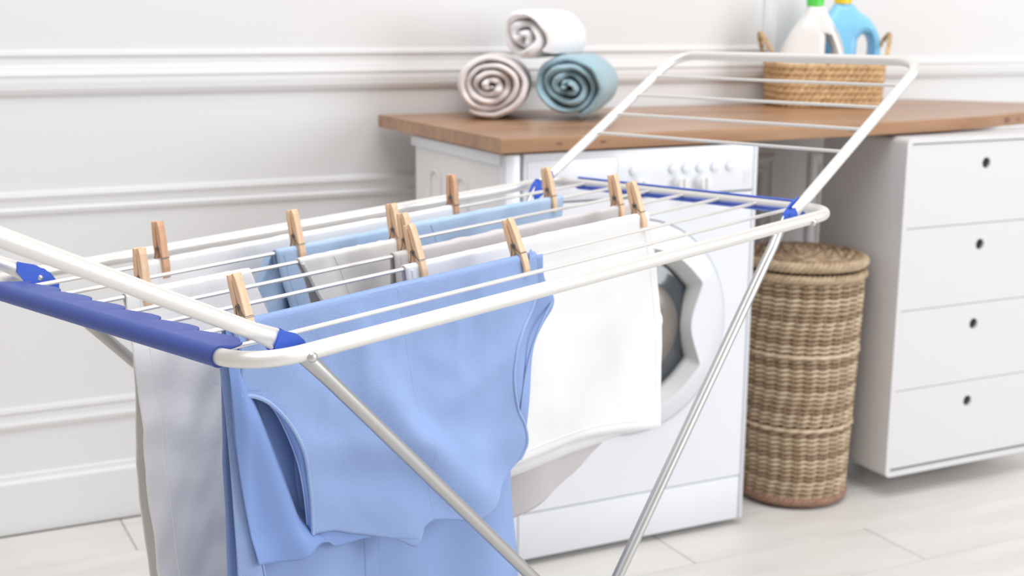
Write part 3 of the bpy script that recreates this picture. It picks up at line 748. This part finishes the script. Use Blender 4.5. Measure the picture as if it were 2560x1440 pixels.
# folded facing at the right armhole
sheet('back_bodice', 'crepe_blue_smooth', [(.500, .000), (.515, .001), (.545, .001)], [(.545, .001), (.548, -.030), (.566, -.064), (.548, -.095), (.530, -.130), (.515, -.190), (.508, -.232)], [(.48, -.235), (.495, -.235), (.508, -.232)], [(.500, .000), (.495, -.06), (.485, -.12), (.48, -.235)],
      lambda s, n: TD-.0005-.004*math.sin(60*s+20*n), dress, 24, 40)
tubeon('armhole_binding', [(.560, -.066), (.540, -.088), (.522, -.115), (.508, -.150), (.500, -.185), (.497, -.205)], .0015, 'binding_blue', dress, lambda s, n: Q(s, TD-.0052, n))
# small standing fold above the rod beside the right peg
sheet('back_fold', 'crepe_blue_smooth', [(.516, .006), (.521, .011), (.528, .004)], [(.528, .004), (.532, -.02), (.534, -.045)], [(.515, -.045), (.525, -.045), (.534, -.045)], [(.516, .006), (.515, -.02), (.515, -.045)], lambda s, n: TD-.0062-.0018*math.sin(300*(s-.51)), dress, 12, 16)
# lower placket on the long back skirt
tb = lambda s, n, e: Q(s, t_back(s, n)-e, n)
g = G()
for s0 in (.258, .2625, .276, .2785):
    g.tube([tb(s0+(.25 if s0 < .27 else .22)*0+.0*q, -.27-.3*q, .0014) for q in [i/20 for i in range(21)]], .0005, 5)
g.build('placket_stitching', 'thread', skirt_, kind='stuff')
v = []
for q in range(21):
    n_ = -.27-.3*q/20; v += [tb(.2555, n_, .0006), tb(.2565, n_, .0016), tb(.2795, n_, .0016), tb(.2805, n_, .0006)]
f = [(j*4+i, j*4+i+1, j*4+i+5, j*4+i+4) for j in range(20) for i in range(3)]
obj('placket', v, f, 'crepe_blue_smooth', skirt_)
# side seam strip on the left
tubeon('side_seam', [(.072, -.02), (.072, -.12), (.080, -.19), (.087, -.235), (.094, -.275), (.096, -.32), (.097, -.55)], .0013, 'crepe_blue_smooth', skirt_, lambda s, n: Q(s, TD+.002+.004*math.sin(90*s+3), n))
sheet('side_panel', 'crepe_blue', [(.060, -.02), (.066, -.02), (.072, -.02)], [(.072, -.02), (.072, -.12), (.080, -.19), (.087, -.235), (.094, -.275), (.096, -.32), (.097, -.55)], [(.055, -.55), (.075, -.55), (.097, -.55)], [(.060, -.02), (.064, -.10), (.065, -.20), (.064, -.30), (.055, -.55)],
      lambda s, n: TD+.003+.004*math.sin(90*s+3), dress, 16, 60)

# ------------------------------------------------------------------ pegs
def peg_half(sgn, m):
    inn = [(.0030, -.0195), (.0046, -.012), (.0050, -.004), (.0050, .003), (.0030, .008), (.0022, .0135), (.0036, .0155), (.0036, .0185), (.0018, .021), (.0012, .030), (.0022, .0515)]
    out = [(.0052, .0522), (.0076, .046), (.0090, .030), (.0094, .014), (.0096, .0065), (.0084, .0062), (.0084, .0042), (.0100, .0038), (.0098, -.006), (.0080, -.016), (.0052, -.0202)]
    poly = inn+out; n = len(poly); v = []; f = []
    hw = .0049
    for x, sh in ((-hw, .0006), (-hw+.0007, 0), (hw-.0007, 0), (hw, .0006)):
        cy = .006
        for y, z in poly:
            d = 1 if y > cy else -1; v.append((x, sgn*(y-d*sh), z))
    for i in range(3):
        for k in range(n): f.append((i*n+k, i*n+(k+1) % n, (i+1)*n+(k+1) % n, (i+1)*n+k))
    f += [tuple(range(n)), tuple(3*n+k for k in range(n))]
    return v, f
def make_peg(M, label, m, grp):
    t = thing('clothes_peg', label, 'clothes peg', M=M, group=grp)
    for s in (1, -1):
        v, f = peg_half(s, m); g = G(); g.add(v, f); o = g.build('peg_half', m, None, smooth=False); o.parent = t
    g = G()
    P = [(-.0062+.0124*i/120, .0030*math.cos(i*2*PI/24), .0170+.0030*math.sin(i*2*PI/24)) for i in range(121)]
    g.tube(P, .0006, 6)
    for sx in (-1, 1):
        for sy in (-1, 1):
            off_ = .0004*sy
            g.tube([(sx*.0056, sy*.0028, .0165), (sx*.0056, sy*.0050, .010), (sx*.0056, sy*.0090, .0052+off_)], .00055, 6)
    for sy in (-1, 1): g.tube([(-.0056, sy*.0090, .0052), (.0056, sy*.0090, .0056)], .00055, 6)
    o = g.build('spring', 'spring_steel', None); o.parent = t
    return t
pegs = [(7, .213, 5, 'peg_wood_tan', 'reddish-brown wooden peg, leftmost on the farthest rod'),
        (5, .101, 2, 'peg_wood', 'pale wooden peg holding the long white linen cloth, leftmost of all pegs'),
        (6, .375, 11, 'peg_wood', 'wooden peg at the left end of the light blue chambray shirt'),
        (2, .0925, 18, 'peg_wood', 'wooden peg nearest to the camera, at the left end of the blue dress'),
        (5, .488, 11.3, 'peg_wood', 'wooden peg at the right end of the off-white garment'),
        (4, .446, 11.5, 'peg_wood', 'wooden peg half hidden behind another, at the left end of the taupe cloth'),
        (3, .399, 17.9, 'peg_wood', 'wooden peg at the left end of the big white cotton top'),
        (7, .728, 1.6, 'peg_wood_tan', 'reddish-brown wooden peg, right end of the white towel on the farthest rod'),
        (6, .878, 11.8, 'peg_wood', 'wooden peg at the right end of the light blue chambray shirt, by the blue hinge'),
        (4, .876, 11.9, 'peg_wood', 'wooden peg at the right end of the taupe cloth'),
        (3, .839, 17.4, 'peg_wood', 'rightmost wooden peg, holding the right end of the big white top'),
        (2, .507, 22.8, 'peg_wood', 'wooden peg at the right end of the blue dress')]
proto_p = {}
for k, s, ph, m, lab in pegs:
    a = math.radians(ph); Z = N_*math.cos(a)+B*math.sin(a); Y = B*math.cos(a)-N_*math.sin(a); c = Q(s, RT[k], 0)
    M = Matrix(((A.x, Y.x, Z.x, c.x), (A.y, Y.y, Z.y, c.y), (A.z, Y.z, Z.z, c.z), (0, 0, 0, 1)))
    if m not in proto_p: proto_p[m] = make_peg(M, lab, m, 'wooden clothes pegs on the airer')
    else:
        src = proto_p[m]; t = src.copy(); COL.objects.link(t); t.matrix_world = M; t['label'] = lab
        for ch in list(src.children):
            d = ch.copy(); COL.objects.link(d); d.parent = t
